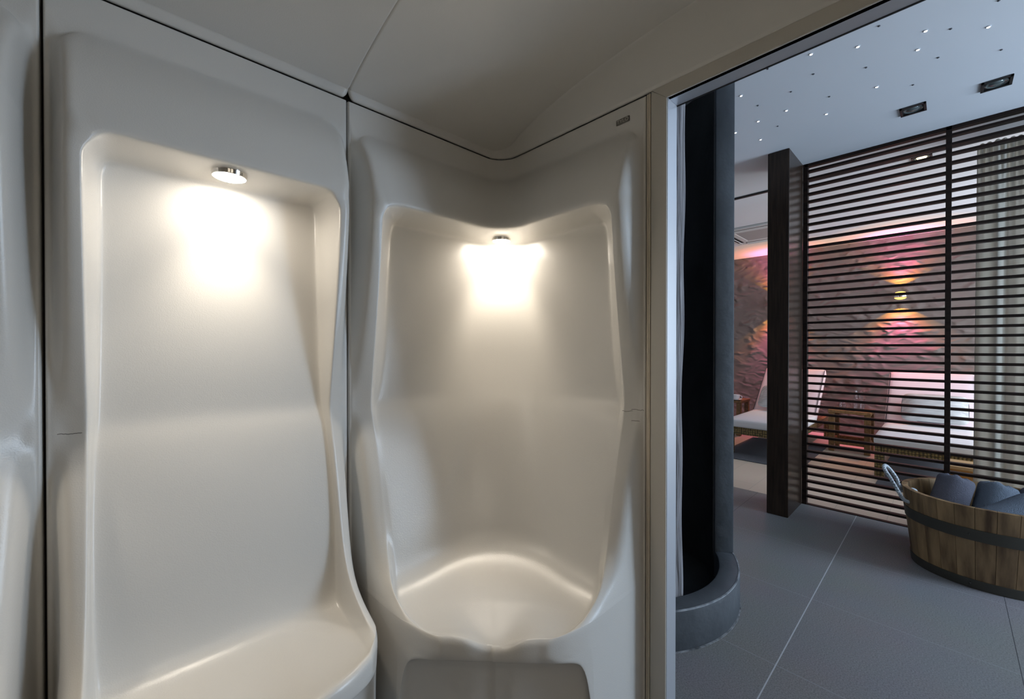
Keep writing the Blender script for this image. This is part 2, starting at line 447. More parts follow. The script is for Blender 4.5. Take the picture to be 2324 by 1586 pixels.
def round_corner(u, z, uc, zc, rho, out):
    """turns the square upper corners of the niche and of the raised pad into round ones"""
    p, q = (abs(u) - uc), (z - zc)
    if p <= 0 or q <= 0: return u, z
    m = (p ** 6 + q ** 6) ** (1 / 6)
    w = 1.0 if m <= rho else max(0.0, 1 - (m - rho) / (out - rho)); w = w * w * (3 - 2 * w)
    if w <= 0: return u, z
    Q = max(m, rho)
    p2, q2 = p * math.sqrt(1 - .5 * min(q / Q, 1) ** 2), q * math.sqrt(1 - .5 * min(p / Q, 1) ** 2)
    p, q = p + (p2 - p) * w, q + (q2 - q) * w
    return math.copysign(uc + p, u), zc + q

def seat_parts(root, P, place, corner, cracks=(), sub=6):
    """evaluates the control net and cuts the one moulded surface into its parts; normals stay those of the whole"""
    G5 = bspline(P, sub); G5 = np.swapaxes(bspline(np.swapaxes(G5, 0, 1), sub), 0, 1)
    n, m, _ = G5.shape; G = np.zeros((n, m, 3))
    for i in range(n):
        for j in range(m):
            u, d, z, R, k = G5[i, j]
            if z > 1.5:
                u, z = round_corner(u, z, .222 if not corner else .232, 1.674, .058, .108)
                u, z = round_corner(u, z, .266, 1.945, .058, .078)
            x, y = place(u, d, R, k); G[i, j] = (x, y, z)
    du = np.gradient(G, axis=1); dv = np.gradient(G, axis=0)
    Nn = np.cross(dv, du); ln = np.linalg.norm(Nn, axis=2, keepdims=True); Nn = Nn / np.maximum(ln, 1e-12)
    # index of a control row / column in the evaluated grid
    gi = lambda r: int(round((r + 1) * sub)); hc = len(HALF_COLS)
    c0, c1 = gi(7.7), gi(2 * hc - 2 - 7.7)
    r_rec, r_seat, r_lip = gi(11.2), gi(26.3), gi(33.2)
    def which(i, j):
        inner = c0 <= j < c1
        if i >= r_lip: return 'apron'
        if inner and i >= r_seat: return 'seat'
        if inner and i >= r_rec: return 'backrest'
        return 'surround_panel'
    faces = {}
    for i in range(n - 1):
        for j in range(m - 1):
            faces.setdefault(which(i, j), []).append((i * m + j, (i + 1) * m + j, (i + 1) * m + j + 1, i * m + j + 1))
    V = G.reshape(-1, 3); NV = Nn.reshape(-1, 3)
    org = np.array(root.location)
    for nm in ('surround_panel', 'backrest', 'seat', 'apron'):
        fs = faces[nm]; used = sorted({v for f in fs for v in f}); idx = {v: q for q, v in enumerate(used)}
        me = bpy.data.meshes.new(nm)
        me.from_pydata([tuple(V[v] - org) for v in used], [], [tuple(idx[v] for v in f) for f in fs])
        me.update(); me.shade_smooth()
        me.normals_split_custom_set_from_vertices([tuple(NV[v]) for v in used])
        me.materials.append(M['acrylic'])
        o = bpy.data.objects.new(nm, me); C.objects.link(o); o.parent = root
        if nm == 'surround_panel':
            for u0, u1, zc, amp, sd in cracks:      # hairline cracks follow the moulded surface
                rnd = random.Random(sd); pts = []
                i0 = min(range(gi(17), gi(25)), key=lambda i: abs(G5[i, gi(8), 2] - zc))
                js = sorted(range(m), key=lambda j: G5[i0, j, 0]); js = [j for j in js if u0 <= G5[i0, j, 0] <= u1]
                for q, j in enumerate(js):
                    t = rnd.uniform(-1, 1) * amp + amp * 1.5 * math.sin(q * .5)
                    i1 = min(n - 1, max(0, i0 + (1 if t < 0 else -1)))
                    w = min(1, abs(t) / max(1e-6, abs(G5[i1, j, 2] - G5[i0, j, 2])))
                    pts.append(Vector(G[i0, j] * (1 - w) + G[i1, j] * w - org + NV[i0 * m + j] * (.0001 if NV[i0 * m + j] @ np.array([-.6, -.6, 0]) > 0 else -.0001)))
                if len(pts) > 2:
                    co = local(o, 'crack', tube(bmesh.new(), pts, .0006, 5), M['crack'], label='thin dark hairline crack')

def seat_lamp(root, x, y, z):
    o = root.location
    bm = lathe(bmesh.new(), [(.020, z + .004), (.0410, z + .004), (.0425, z), (.0425, z - .004), (.0415, z - .006), (.0415, z - .011), (.0405, z - .0135), (.0387, z - .0140), (.0380, z - .010), (.020, z - .009)], 48)
    for v in bm.verts: v.co += Vector((x - o.x, y - o.y, -o.z))
    b = local(root, 'lamp', bm, M['chrome'], smooth=True, label='round chrome rimmed lamp under the niche head')
    bm = lathe(bmesh.new(), [(.0385, z - .0141), (.034, z - .0160), (.020, z - .0173), (.0005, z - .0177)], 48)
    for v in bm.verts: v.co += Vector((x - o.x, y - o.y, -o.z))
    l = local(b, 'lamp_lens', bm, M['lamp_lens'], smooth='all', label='glowing warm white lamp lens')
    ld = bpy.data.lights.new('lamp_beam', 'SPOT'); ld.energy = 11; ld.color = (1.0, .89, .74); ld.spot_size = math.radians(84); ld.spot_blend = 1.0; ld.shadow_soft_size = .03
    lo = bpy.data.objects.new('lamp_beam', ld); C.objects.link(lo); lo.parent = l; lo.location = (x - o.x, y - o.y, z - .027)

CX = XS - HW
proto = thing('steam_seat', 'beige moulded seat with lit niche left of the corner seat', 'seat', (CX, YW, 0), group='moulded steam cabin seats')
seat_parts(proto, seat_net(False), place_straight(CX), False, ((-.33, -.288, 1.048, .0006, 3),))
seat_lamp(proto, CX, YW - .055, 1.7325)

def copy_tree(o, parent=None):
    c = o.copy(); C.objects.link(c); c.parent = parent
    for ch in list(o.children): copy_tree(ch, c)
    return c
s3 = copy_tree(proto); s3.location.x -= 2 * HW
s3['label'] = 'beige moulded seat cut off by the left picture edge'

for kx in (0, 1):      # second seat row added unseen behind the camera for its lamps' warm light
    so = copy_tree(proto); so.location = (CX + HW * .6 - kx * 2 * HW, -.80, 0); so.rotation_euler = (0, 0, PI)
    so['label'] = 'beige moulded seat added unseen across the cabin, ' + ('nearest the doorway', 'farther from the doorway')[kx]
corner = thing('steam_seat', 'beige moulded corner seat with a scalloped front lip beside the doorway', 'seat', (XD - .3, YW - .3, 0), group='moulded steam cabin seats')
seat_parts(corner, seat_net(True), place_corner, True, ((.272, .310, 1.030, .0010, 4), (.300, .343, 1.036, .0008, 5), (.306, .332, .995, .0004, 6)))
seat_lamp(corner, 1.2345, 1.368, 1.7325)

# small metal maker's badge on the corner seat, near the ceiling edge
def flat_text(txt, size, depth):
    cu = bpy.data.curves.new('txt', 'FONT'); cu.body = txt; cu.size = size; cu.extrude = depth; cu.align_x = 'CENTER'; cu.align_y = 'CENTER'
    t = bpy.data.objects.new('txt', cu); C.objects.link(t)
    bpy.context.view_layer.update()
    me = bpy.data.meshes.new_from_object(t.evaluated_get(bpy.context.evaluated_depsgraph_get()))
    bpy.data.objects.remove(t); bpy.data.curves.remove(cu)
    return me
bz, by = 2.047, .793
badge = local(corner, 'badge', box(XD - .003, XD - .0005, by - .0265, by + .0265, bz - .0095, bz + .0095, .002, 2), M['badge'], label='small grey maker badge')
for v in badge.data.vertices: v.co -= corner.location
tm = flat_text('TYL\u00d6', .0165, .0006)
tx = bpy.data.objects.new('badge_lettering', tm); C.objects.link(tx); tm.materials.append(M['badge_text'])
tx.parent = badge
tx.matrix_local = Matrix.Translation(Vector((XD - .0034, by, bz)) - corner.location) @ Matrix(((0, 0, -1, 0), (-1.15, 0, 0, 0), (0, 1, 0, 0), (0, 0, 0, 1)))

# ------------------------------------------------------------------ cabin ceiling panels
def ceil_z(dx, dy):
    R = .09
    if dx < R and dy < R: dist = R - math.hypot(R - dx, R - dy)
    else: dist = min(dx, dy)
    S = 4.2 * dist
    D = .030 + .175 * (1 - math.exp(-max(dy, 0) / .43))
    k = .007
    h = max(k - abs(S - D), 0) / k
    return 2.0998 + min(S, D) - h * h * k * .25, dist
def ceiling_panel(name, label, x0, x1, right):
    def spaced(a, b, ends):   # fine steps near the ends, coarse between
        L = b - a; near = [0, .001, .002, .003, .004, .005, .006] + [.008 + .0025 * q for q in range(42)] + [.125, .14, .16]
        s = [a + v for v in near] + list(np.linspace(a + .2, b - .2, 26)) + ([b - v for v in reversed(near)] if ends else list(np.linspace(b - .16, b, 8)))
        return sorted(set(s))
    xs = spaced(x0, x1, True); ys = [YW + .014 - v for v in np.array(spaced(0, 2.34, False))]
    P = np.zeros((len(ys), len(xs), 3))
    for i, y in enumerate(ys):
        for j, x in enumerate(xs):
            dx = (XD - x) if right else 9
            z, dist = ceil_z(dx, YW - y)
            sx = min(x - x0, 9 if right else x1 - x)
            e = min(dist, sx)
            if dist < .02 and sx < .02: e = .02 - math.hypot(.02 - dist, .02 - sx)
            if e < .004: z = max(z, 2.0998) + min(.05, ((.004 - e) / .004) ** 2 * .004)
            P[i, j] = (x, y, z)
    me = grid_mesh(P, name)
    o = obj(name, me, M['ceil_acrylic'], kind='structure', smooth='all', label=label, cat='ceiling panel')
    md = o.modifiers.new('thick', 'SOLIDIFY'); md.thickness = .004; md.offset = 1
    return o
ceiling_panel('ceiling_panel', 'moulded beige ceiling panel over the corner seat and doorway', XS + .0022, XD + .014, True)
ceiling_panel('ceiling_panel', 'moulded beige ceiling panel over the middle seat', XS - 2 * HW + .0022, XS - .0022, False)
ceiling_panel('ceiling_panel', 'moulded beige ceiling panel over the leftmost seat', XS - 4 * HW + .0022, XS - 2 * HW - .0022, False)

# ------------------------------------------------------------------ cabin walls
CB = -.90    # back of the cabin, behind the camera
XL = XS - 4 * HW - .02
def struct(name, bm, m, label=None, **kw): return obj(name, bm, m, kind='structure', label=label, **kw)
struct('wall_cabin_long', box(XL - .06, 1.335, YW + .075, YW + .11, 0, 2.62), M['cabin_core'], 'cabin shell behind the seats')
struct('wall_cabin_left', box(XL - .06, XL, CB, YW + .075, 0, 2.62), M['cabin_core'], 'cabin side wall left of the seats')
struct('wall_cabin_back', box(XL - .06, 1.335, CB - .05, CB, 0, 2.62), M['cabin_core'], 'cabin wall facing the seats')
struct('wall_cabin_front', box(1.345, 1.362, .694, YW + .11, 0, 2.62), M['wall_grey'], 'cabin shell beside the doorway')
struct('wall_cabin_front_right', box(1.2945, 1.362, CB - .05, -.42, 0, 2.62), M['frame_beige'], 'cabin shell on the near side of the doorway')
struct('ceiling_cabin', box(XL - .06, 1.362, CB - .05, YW + .11, 2.62, 2.66), M['cabin_core'], 'cabin roof')
# door frame
dr = thing('door_1', 'beige and grey metal frame of the cabin doorway', 'door frame', (XD, .631, 0), kind='structure')
def dpart(nm, bm, m, label=None):
    o = obj(nm, bm, m, dr, label=label); return o
def prism(pts_yz, x0, x1):
    bm = bmesh.new()
    a = [bm.verts.new((x0, y, z)) for y, z in pts_yz]; b = [bm.verts.new((x1, y, z)) for y, z in pts_yz]
    bm.faces.new(a); bm.faces.new(list(reversed(b)))
    for i in range(len(a)):
        bm.faces.new((a[i], b[i], b[(i + 1) % len(a)], a[(i + 1) % len(a)]))
    bmesh.ops.recalc_face_normals(bm, faces=bm.faces)
    bmesh.ops.bevel(bm, geom=[e for e in bm.edges], offset=.0022, segments=2, profile=.5, affect='EDGES')
    return bm
HD = 2.060
dpart('jamb', prism([(.6865, 0), (.6865, 2.1045), (.6325, HD + .0005), (.6325, 0)], XD - .002, XD + .02), M['frame_beige'], 'beige jamb face')
dpart('head', prism([(.6860, 2.105), (-.47, 2.105), (-.42, HD), (.6325, HD)], XD - .002, XD + .02), M['frame_beige'], 'beige head face')
dpart('jamb', prism([(-.4705, 0), (-.4705, 2.105), (-.4205, HD), (-.4205, 0)], XD - .002, XD + .02), M['frame_beige'])
dpart('jamb_reveal', box(XD + .003, 1.364, .631, .690, 0, HD, .001, 1), M['alu'], 'grey metal jamb reveal')
dpart('head_reveal', box(XD + .003, 1.364, -.42, .690, HD, 2.3, .001, 1), M['alu'], 'grey metal underside of the door head')
dpart('gasket', box(1.364, 1.369, -.42, .633, HD - .0015, HD + .004), M['rubber'], 'black seal')
struct('wall_cabin_head', box(1.30, 1.362, -.42, .694, 2.3, 2.62), M['cabin_core'], 'cabin shell over the doorway')
tr = bmesh.new(); bx(tr, XD - .004, XD + .02, .6885, .6935, 0, 2.098, .0015); bx(tr, XD - .002, XD + .02, .6945, .7015, 0, 2.098, .0015)
struct('trim_1', tr, M['strip_beige'], 'thin beige cover strip between corner seat and door frame')
struct('wall_cabin_core', box(XD + .022, 1.335, .692, YW + .07, 0, .02), M['cabin_core'], 'cabin base rail')

# ------------------------------------------------------------------ spa room shell
ZC = 2.697
XF = 7.42
YR, YL = -2.55, 4.2
struct('floor', box(-1.6, 3.985, -2.7, YL, -.1, 0), M['tile'], 'grey tiled floor')
struct('floor_lounge', box(3.985, XF, -2.7, YL, -.1, .0), M['plank'], 'beige lounge floor behind the slatted screen')
struct('ceiling', box(1.37, XF + .1, -2.7, YL, ZC, ZC + .1), M['ceiling_white'], 'pale white room ceiling')
struct('wall_far', box(XF, XF + .1, -2.7, YL, 0, ZC), M['crinkle'], 'taupe crinkled wall behind the loungers')
struct('wall_left', box(1.37, XF, YL, YL + .1, 0, ZC), M['wall_white'], 'white side wall of the spa room')
w = bmesh.new()
bx(w, 1.37, XF, YR - .1, YR, 0, .25); bx(w, 1.37, XF, YR - .1, YR, 2.55, ZC); bx(w, 1.37, 2.95, YR - .1, YR, .25, 2.55); bx(w, 4.05, 4.3, YR - .1, YR, .25, 2.55); bx(w, 7.32, XF, YR - .1, YR, .25, 2.55)
struct('wall_right', w, M['wall_white'], 'window wall of the spa room')
struct('wall_outer', box(1.37, 1.40, -2.55, CB - .06, 0, ZC), M['wall_white'], 'white wall next to the cabin')
struct('trim_2', box(1.29, 1.372, -2.55, YL, 2.62, ZC), M['wall_white'], 'bulkhead above the cabin')

# ------------------------------------------------------------------ round plaster basin enclosure and log
BC = (1.985, 1.262); RO, RI = .605, .512
enc = thing('shower_niche', 'dark grey plastered round niche with a low curved basin rim outside the doorway', 'niche', (BC[0], BC[1], 0))
def arc_solid(a0, a1, r0, r1, z0, z1, n=40, bev=.008):
    bm = bmesh.new(); ring = []
    for i in range(n + 1):
        a = math.radians(a0 + (a1 - a0) * i / n); c, s = math.cos(a), math.sin(a)
        ring.append([bm.verts.new((r * c, r * s, z)) for r, z in ((r0, z0), (r1, z0), (r1, z1), (r0, z1))])
    for p, q in zip(ring, ring[1:]):
        for k in range(4): bm.faces.new((p[k], p[(k + 1) % 4], q[(k + 1) % 4], q[k]))
    bm.faces.new(list(reversed(ring[0]))); bm.faces.new(ring[-1])
    bmesh.ops.recalc_face_normals(bm, faces=bm.faces)
    if bev:
        es = [e for e in bm.edges if len(e.link_faces) == 2 and e.calc_face_angle(0) > .6]
        bmesh.ops.bevel(bm, geom=es, offset=bev, segments=2, profile=.5, affect='EDGES')
    return bm
A_END = -54.5
local(enc, 'niche_wall', arc_solid(A_END, 172, RI, RO, 0, ZC - .002, 60), M['plaster'], smooth=True, label='grey plaster wall of the niche')
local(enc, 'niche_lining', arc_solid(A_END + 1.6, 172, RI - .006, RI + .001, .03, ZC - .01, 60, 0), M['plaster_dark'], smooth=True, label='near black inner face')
local(enc, 'basin_rim', arc_solid(-172, A_END + .5, RI, RO, 0, .17, 60, .010), M['plaster'], smooth=True, label='low grey curved basin rim')
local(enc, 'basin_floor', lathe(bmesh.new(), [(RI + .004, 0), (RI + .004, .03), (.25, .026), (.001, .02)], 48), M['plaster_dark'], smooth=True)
# joint of light grout round the foot
local(enc, 'grout_line', arc_solid(-172, A_END + 40, RO - .004, RO + .004, 0, .002, 60, 0), mat('pale_grout', (.30, .31, .33), .9, noise=(30, 3, (.08, .085, .09), (.42, .43, .45), ONE)), smooth=True, label='pale grout line round the foot')
local(enc, 'worn_edge', arc_solid(-172, A_END + .3, RO - .0075, RO - .0015, .1655, .1706, 60, 0), mat('worn_edge', (.3, .33, .36), .8, noise=(26, 4, (.13, .145, .16), (.50, .53, .57), ONE)), smooth=True, label='pale worn edge of the basin rim')
def log_mesh():
    bm = bmesh.new(); n = 22; rings = []
    rnd = random.Random(5); ph = [rnd.uniform(0, 6) for _ in range(6)]
    for i in range(70):
        z = .031 + (2.66 - .031) * i / 69
        cx = .006 * math.sin(z * 2.3 + ph[0]) + .003 * math.sin(z * 7 + ph[1]); cy = .006 * math.cos(z * 1.9 + ph[2])
        r = .062 - .006 * (z / 2.7) + .003 * math.sin(z * 11 + ph[3]) - (.012 if z < .1 else 0)
        rings.append([bm.verts.new((cx + r * (1 + .03 * math.sin(3 * k * 2 * PI / n + ph[4]) + .02 * math.sin(7 * 2 * PI * k / n)) * math.cos(2 * PI * k / n),
                                    cy + r * (1 + .03 * math.sin(2 * k * 2 * PI / n + ph[5])) * math.sin(2 * PI * k / n), z)) for k in range(n)])
    for a, b in zip(rings, rings[1:]):
        for k in range(n): bm.faces.new((a[k], a[(k + 1) % n], b[(k + 1) % n], b[k]))
    bm.faces.new(rings[-1]); bm.faces.new(list(reversed(rings[0])))
    return bm
lg = obj('log_post', log_mesh(), M['log'], smooth='all', label='weathered grey log standing in the round basin beside the door frame', cat='log')
lg.location = (1.795, .862, 0)

# ------------------------------------------------------------------ post and slatted screen
PY0, PY1, PX0, PX1 = .800, .938, 3.54, 3.951
struct('pillar', box(PX0, PX1, PY0, PY1, 0, ZC - .001, .0025, 1), M['dark_wood'], 'dark wood clad pillar at the end of the slatted screen')
scr = thing('slatted_screen', 'dark wood screen of horizontal slats from floor to ceiling', 'room divider', (3.95, .79, 0))
SX0, SX1 = 3.952, 3.996
def spart(nm, bm, m, **kw): return obj(nm, bm, m, scr, **kw)
bays = [(.768, .0155), (-.0125, -.775), (-.803, -1.6)]
nsl = 45
pitch = (2.637 - .045) / 43.35
for ya, yb in bays:
    bm = bmesh.new()
    z = 2.637
    while z > .03:
        bx(bm, SX0 + .002, SX1 - .002, yb - .004, ya + .004, z - .0085, z + .0085)
        z -= pitch
    spart('slat_panel', bm, M['slat_wood'])
for ya, yb in ((.8005, .768), (.0155, -.0125), (-.775, -.803), (-1.6, -1.625)):
    spart('stile', box(SX0, SX1, yb, ya, 0.0, ZC - .001, .001, 1), M['slat_wood'])
spart('top_rail', box(SX0, SX1, -1.62, .79, ZC - .024, ZC - .002, .001, 1), M['slat_wood'])
spart('bottom_strip', box(SX0 + .004, SX1 - .004, -1.62, .79, .0, .006), M['slat_wood'])

# ------------------------------------------------------------------ curtain and track
tk = bmesh.new(); bx(tk, 4.345, 4.375, -1.9, YL - .02, ZC - .014, ZC - .0005)
obj('curtain_track', tk, M['black'], label='thin dark curtain track running along the lounge ceiling', cat='track')
def curtain():
    ny, nz = 420, 40
    P = np.zeros((nz, ny, 3))
    for i in range(nz):
        t = i / (nz - 1); z = .02 + (2.665 - .02) * (1 - t)
        for j in range(ny):
            s = j / (ny - 1); y = -.125 - s * 1.45
            big = .042 * math.sin(2 * PI * (s * 9.3) + .8 * math.sin(s * 17) + .25 * t)
            fine = .020 * math.sin(2 * PI * s * 42 + .6)
            w = math.exp(-t * 9)
            x = 4.375 + big * (1 - .75 * w) + fine * w + .008 * math.sin(2 * PI * s * 21 + 1.3 + t)
            P[i, j] = (x, y - .01 * (1 - t) * (1 - s), z)
    return P
cu = obj('curtain', grid_mesh(curtain(), 'curtain'), M['curtain'], smooth='all', label='pale floor length curtain hanging behind the slatted screen', cat='curtain')
sd = cu.modifiers.new('thick', 'SOLIDIFY'); sd.thickness = .003

# ------------------------------------------------------------------ ceiling lights
ORD = ['leftmost', 'second', 'third', 'fourth', 'fifth', 'sixth', 'seventh', 'eighth', 'ninth', 'tenth', 'eleventh', 'twelfth', 'thirteenth']
LIT = [(1667, 302, 2.990, .982), (1682, 216, 2.574, .817), (1721, 275, 2.943, .834), (1726, 316, 3.214, .896), (1785, 250, 2.933, .679), (1841, 122, 2.457, .467), (1876, 258, 3.155, .520),
       (1947, 105, 2.557, .302), (1990, 197, 3.027, .276), (2083, 112, 2.792, .106), (2101, 70, 2.652, .076), (2244, 60, 2.822, -.118)]
UNL = [(2.425, .645), (2.736, .612), (2.75, .782), (2.645, .492), (3.10, .766), (2.948, .473), (2.778, .295), (2.461, .218), (3.147, .138), (2.717, -.002), (2.941, .04), (2.639, -.138), (3.084, -.17)]
def star(x, y, on, label):
    t = thing('star_light', label, 'ceiling light', (x * ZC_K[0], y * ZC_K[0], ZC), group='lit star lights in the ceiling' if on else 'unlit star lights in the ceiling')
    sz = 1.0 if on else .6
    bm = lathe(bmesh.new(), [(.0075 * sz, 0), (.0085 * sz, -.001), (.0085 * sz, -.003), (.0065 * sz, -.004), (.0055 * sz, -.002)], 16)
    local(t, 'rim', bm, M['ceiling_white'] if on else M['star_off'], smooth=True)
    bm = lathe(bmesh.new(), [(.0058 * sz, -.002), (.004 * sz, -.0045), (.0003, -.005)], 16)
    local(t, 'lens', bm, M['star_on'] if on else M['star_off'], smooth='all')
ZC_K = ((ZC - 1.25) / (2.68 - 1.25),)
def nth(i, n): return 'leftmost of the %s' if i == 0 else ORD[i] + ' from left of the %s'
for i, (px, py, x, y) in enumerate(LIT):
    star(x, y, True, 'tiny glowing light in pale ceiling, ' + nth(i, 12) % 'twelve lit ones')
ORDW = sorted(UNL, key=lambda p: (p[0] * math.sin(math.radians(46.46)) - p[1] * math.cos(math.radians(46.46))) / (p[0] * math.cos(math.radians(46.46)) + p[1] * math.sin(math.radians(46.46))))
for i, (x, y) in enumerate(ORDW):
    star(x, y, False, 'tiny unlit light in pale ceiling, ' + nth(i, 13) % 'thirteen unlit ones')
def downlight(x, y, on, label):
    k = ZC_K[0]
    t = thing('recessed_downlight', label, 'downlight', (x * k, y * k, ZC), group='square recessed downlights')
    fr = bmesh.new(); h = .058
    for a in ((-h, h, -h, -h + .012), (-h, h, h - .012, h), (-h, -h + .012, -h, h), (h - .012, h, -h, h)):
        bx(fr, a[0], a[1], a[2], a[3], -.010, -.001, .001, 1)
    local(t, 'frame', fr, M['spot_frame'])
    local(t, 'reflector', lathe(bmesh.new(), [(.046, -.001), (.046, -.004), (.040, -.006), (.036, -.003), (.018, -.002)], 28), M['spot_glass'], smooth=True)
    local(t, 'bulb', lathe(bmesh.new(), [(.030, -.002), (.026, -.007), (.012, -.010), (.0004, -.011)], 24), M['spot_on'] if on else M['spot_glass'], smooth='all', label='glowing bulb' if on else None)
    local(t, 'back_plate', box(-.05, .05, -.05, .05, -.0012, -.0004), M['spot_frame'])
downlight(3.467, .151, False, 'dark square unlit downlight in front of the screen, the one farther from the curtain side')
downlight(3.455, -.175, False, 'dark square unlit downlight nearest the top right picture corner')
downlight(4.400, .143, True, 'square downlight glowing amber behind the slatted screen')

# ------------------------------------------------------------------ air conditioner in the lounge ceiling
ac = thing('ceiling_air_conditioner', 'white square cassette air conditioner set in the lounge ceiling left of the pillar', 'air conditioner', (5.87, 1.60, ZC))
def acp(nm, bm, m, label=None): return local(ac, nm, bm, m, label=label)
bm = bmesh.new(); H = .42
for a in ((-H, -.25, -H, H), (.25, H, -H, H), (-.25, .25, -H, -.25), (-.25, .25, .25, H)):
    bx(bm, a[0], a[1], a[2], a[3], -.028, -.001, .004, 1)
acp('panel', bm, M['ac_white'])
acp('grille', box(-.25, .25, -.25, .25, -.024, -.006), M['ac_grille'], 'grey intake grille')
for a in ((-.385, -.315, -.30, .30), (.315, .385, -.30, .30), (-.30, .30, -.385, -.315), (-.30, .30, .315, .385)):
    acp('outlet', box(a[0], a[1], a[2], a[3], -.0295, -.022), M['black'], 'dark air outlet')
    cx_, cy_ = (a[0] + a[1]) / 2, (a[2] + a[3]) / 2
    lx, ly = (a[1] - a[0]) / 2, (a[3] - a[2]) / 2
    fl = box(-lx * .55, lx * .55, -ly * .96, ly * .96, -.003, .003) if lx < ly else box(-lx * .96, lx * .96, -ly * .55, ly * .55, -.003, .003)
    f = acp('flap', fl, M['ac_white']); f.location = (cx_, cy_, -.036); f.rotation_euler = (0, .5, 0) if lx < ly else (.5, 0, 0)

# ------------------------------------------------------------------ wall lamps with coloured beams
def spot(name, parent, loc, rot, power, col, ang, blend, r=.012):
    l = bpy.data.lights.new(name, 'SPOT'); l.energy = power; l.color = col; l.spot_size = math.radians(ang); l.spot_blend = blend; l.shadow_soft_size = r
    o = bpy.data.objects.new(name, l); C.objects.link(o); o.parent = parent; o.location = loc; o.rotation_euler = rot
    return o
def wall_lamp(y, z, label):
    t = thing('wall_lamp', label, 'wall lamp', (XF, y, z), group='coloured wall lamps')
    cx = -.125
    bm = lathe(bmesh.new(), [(.0005, .028), (.068, .028), (.076, .022), (.076, -.022), (.068, -.028), (.0005, -.028)], 40, cx=cx)
    local(t, 'lamp_body', bm, M['chrome'], smooth=True, label='round chrome body')
    for s in (1, -1):
        local(t, 'lens', lathe(bmesh.new(), [(.060, .0285 * s), (.046, .043 * s), (.024, .050 * s), (.0004, .052 * s)], 28, cx=cx), M['amber_lens'], smooth='all', label='domed amber lens')
    local(t, 'bracket', box(-.055, -.001, -.014, .014, -.012, .012, .001, 1), M['chrome'])
    for s in (1, -1):
        rot = (0, 0, 0) if s == -1 else (PI, 0, 0)
        for col, ang, bl, pw in (((1.0, .46, .05), 104, .10, 26), ((1.0, .17, .12), 92, .30, 32), ((.85, .08, .75), 74, .8, 50)):
            spot('coloured_beam', t, (cx, 0, .056 * s), rot, pw * (.85 if s == -1 else .6), col, ang, bl)
    return t
wall_lamp(.425, 1.912, 'chrome wall lamp with orange and pink beams above the right-hand lounger')
wall_lamp(1.80, 1.905, 'chrome wall lamp behind the dark pillar, its coloured beams showing on both sides')

# ------------------------------------------------------------------ loungers
def soft_box(x0, x1, y0, y1, z0, z1, r=.03, n=14, puff=.012, rnd=0):
    """a cushion: rounded box with slightly swelling faces"""
    bm = bmesh.new(); bx(bm, x0, x1, y0, y1, z0, z1)
    bmesh.ops.subdivide_edges(bm, edges=bm.edges, cuts=n, use_grid_fill=True)
    cx, cy, cz = (x0 + x1) / 2, (y0 + y1) / 2, (z0 + z1) / 2; hx, hy, hz = (x1 - x0) / 2, (y1 - y0) / 2, (z1 - z0) / 2
    r = min(r, hz * .95)
    for v in bm.verts:
        p = Vector((v.co.x - cx, v.co.y - cy, v.co.z - cz))
        q = Vector((max(-hx + r, min(hx - r, p.x)), max(-hy + r, min(hy - r, p.y)), max(-hz + r, min(hz - r, p.z))))
        d = p - q
        if d.length > 1e-6: p = q + d.normalized() * r
        fx, fy = 1 - (p.x / hx) ** 2, 1 - (p.y / hy) ** 2
        p.z += math.copysign(puff * max(fx, 0) * max(fy, 0), p.z) if abs(p.z) > hz * .5 else 0
        v.co = Vector((cx, cy, cz)) + p
    return bm
def lounger(x, y, label, pink):
    """local frame: x to the wall, y across (centre 0), z up"""
    t = thing('sun_lounger', label, 'lounger', (x, y, 0), group='white loungers along the taupe wall')
    W2 = .345
    fr = bmesh.new()
    bx(fr, 0, 1.95, -W2, -W2 + .05, .235, .315, .01); bx(fr, 0, 1.95, W2 - .05, W2, .235, .315, .01)
    bx(fr, 0, .05, -W2 + .05, W2 - .05, .235, .315, .01); bx(fr, 1.90, 1.95, -W2 + .05, W2 - .05, .235, .315, .01)
    bx(fr, .05, 1.9, -W2 + .05, W2 - .05, .275, .30)
    local(t, 'wicker_frame', fr, M['wicker'], label='golden woven wicker frame')
    for lx in (0, 1.88):
        for ly in (-W2, W2 - .07):
            local(t, 'leg', box(lx, lx + .07, ly, ly + .07, 0, .24, .008), M['wicker'])
    local(t, 'seat_cushion', soft_box(-.02, 1.06, -W2 - .01, W2 + .01, .312, .412, .035), M['cushion'], smooth='all', label='white seat cushion')
    bm = soft_box(0, .86, -W2 - .01, W2 + .01, -.045, .045, .035)
    bmesh.ops.rotate(bm, verts=bm.verts, cent=(0, 0, 0), matrix=Matrix.Rotation(-math.radians(43), 3, 'Y'))
    bmesh.ops.translate(bm, verts=bm.verts, vec=(.965, 0, .345))
    b = local(t, 'back_cushion', bm, M['cushion_pink'] if pink else M['cushion'], smooth='all', label='white reclined back cushion')
    def on_back(s, y): # point on the outline of the back cushion
        return Vector((.965 + s * math.cos(math.radians(43)), y, .345 + s * math.sin(math.radians(43)))) + Vector((-math.sin(math.radians(43)), 0, math.cos(math.radians(43)))) * .046
    for yy in (-W2 + .005, W2 - .005):
        local(b, 'piping', tube(bmesh.new(), [on_back(.05 + .77 * i / 10, yy) for i in range(11)], .004, 6), M['piping'], label='dark piping')
    pr = bmesh.new(); bx(pr, 1.47, 1.51, -.25, .25, .30, .745)
    local(t, 'back_support', pr, M['dark_wood'])
    return t
LX = 5.22
lounger(LX, 1.46, 'white lounger behind the dark pillar, its end showing left of it', True)
lounger(LX, .135, 'white lounger next to the pale curtain, nearest the window', True)
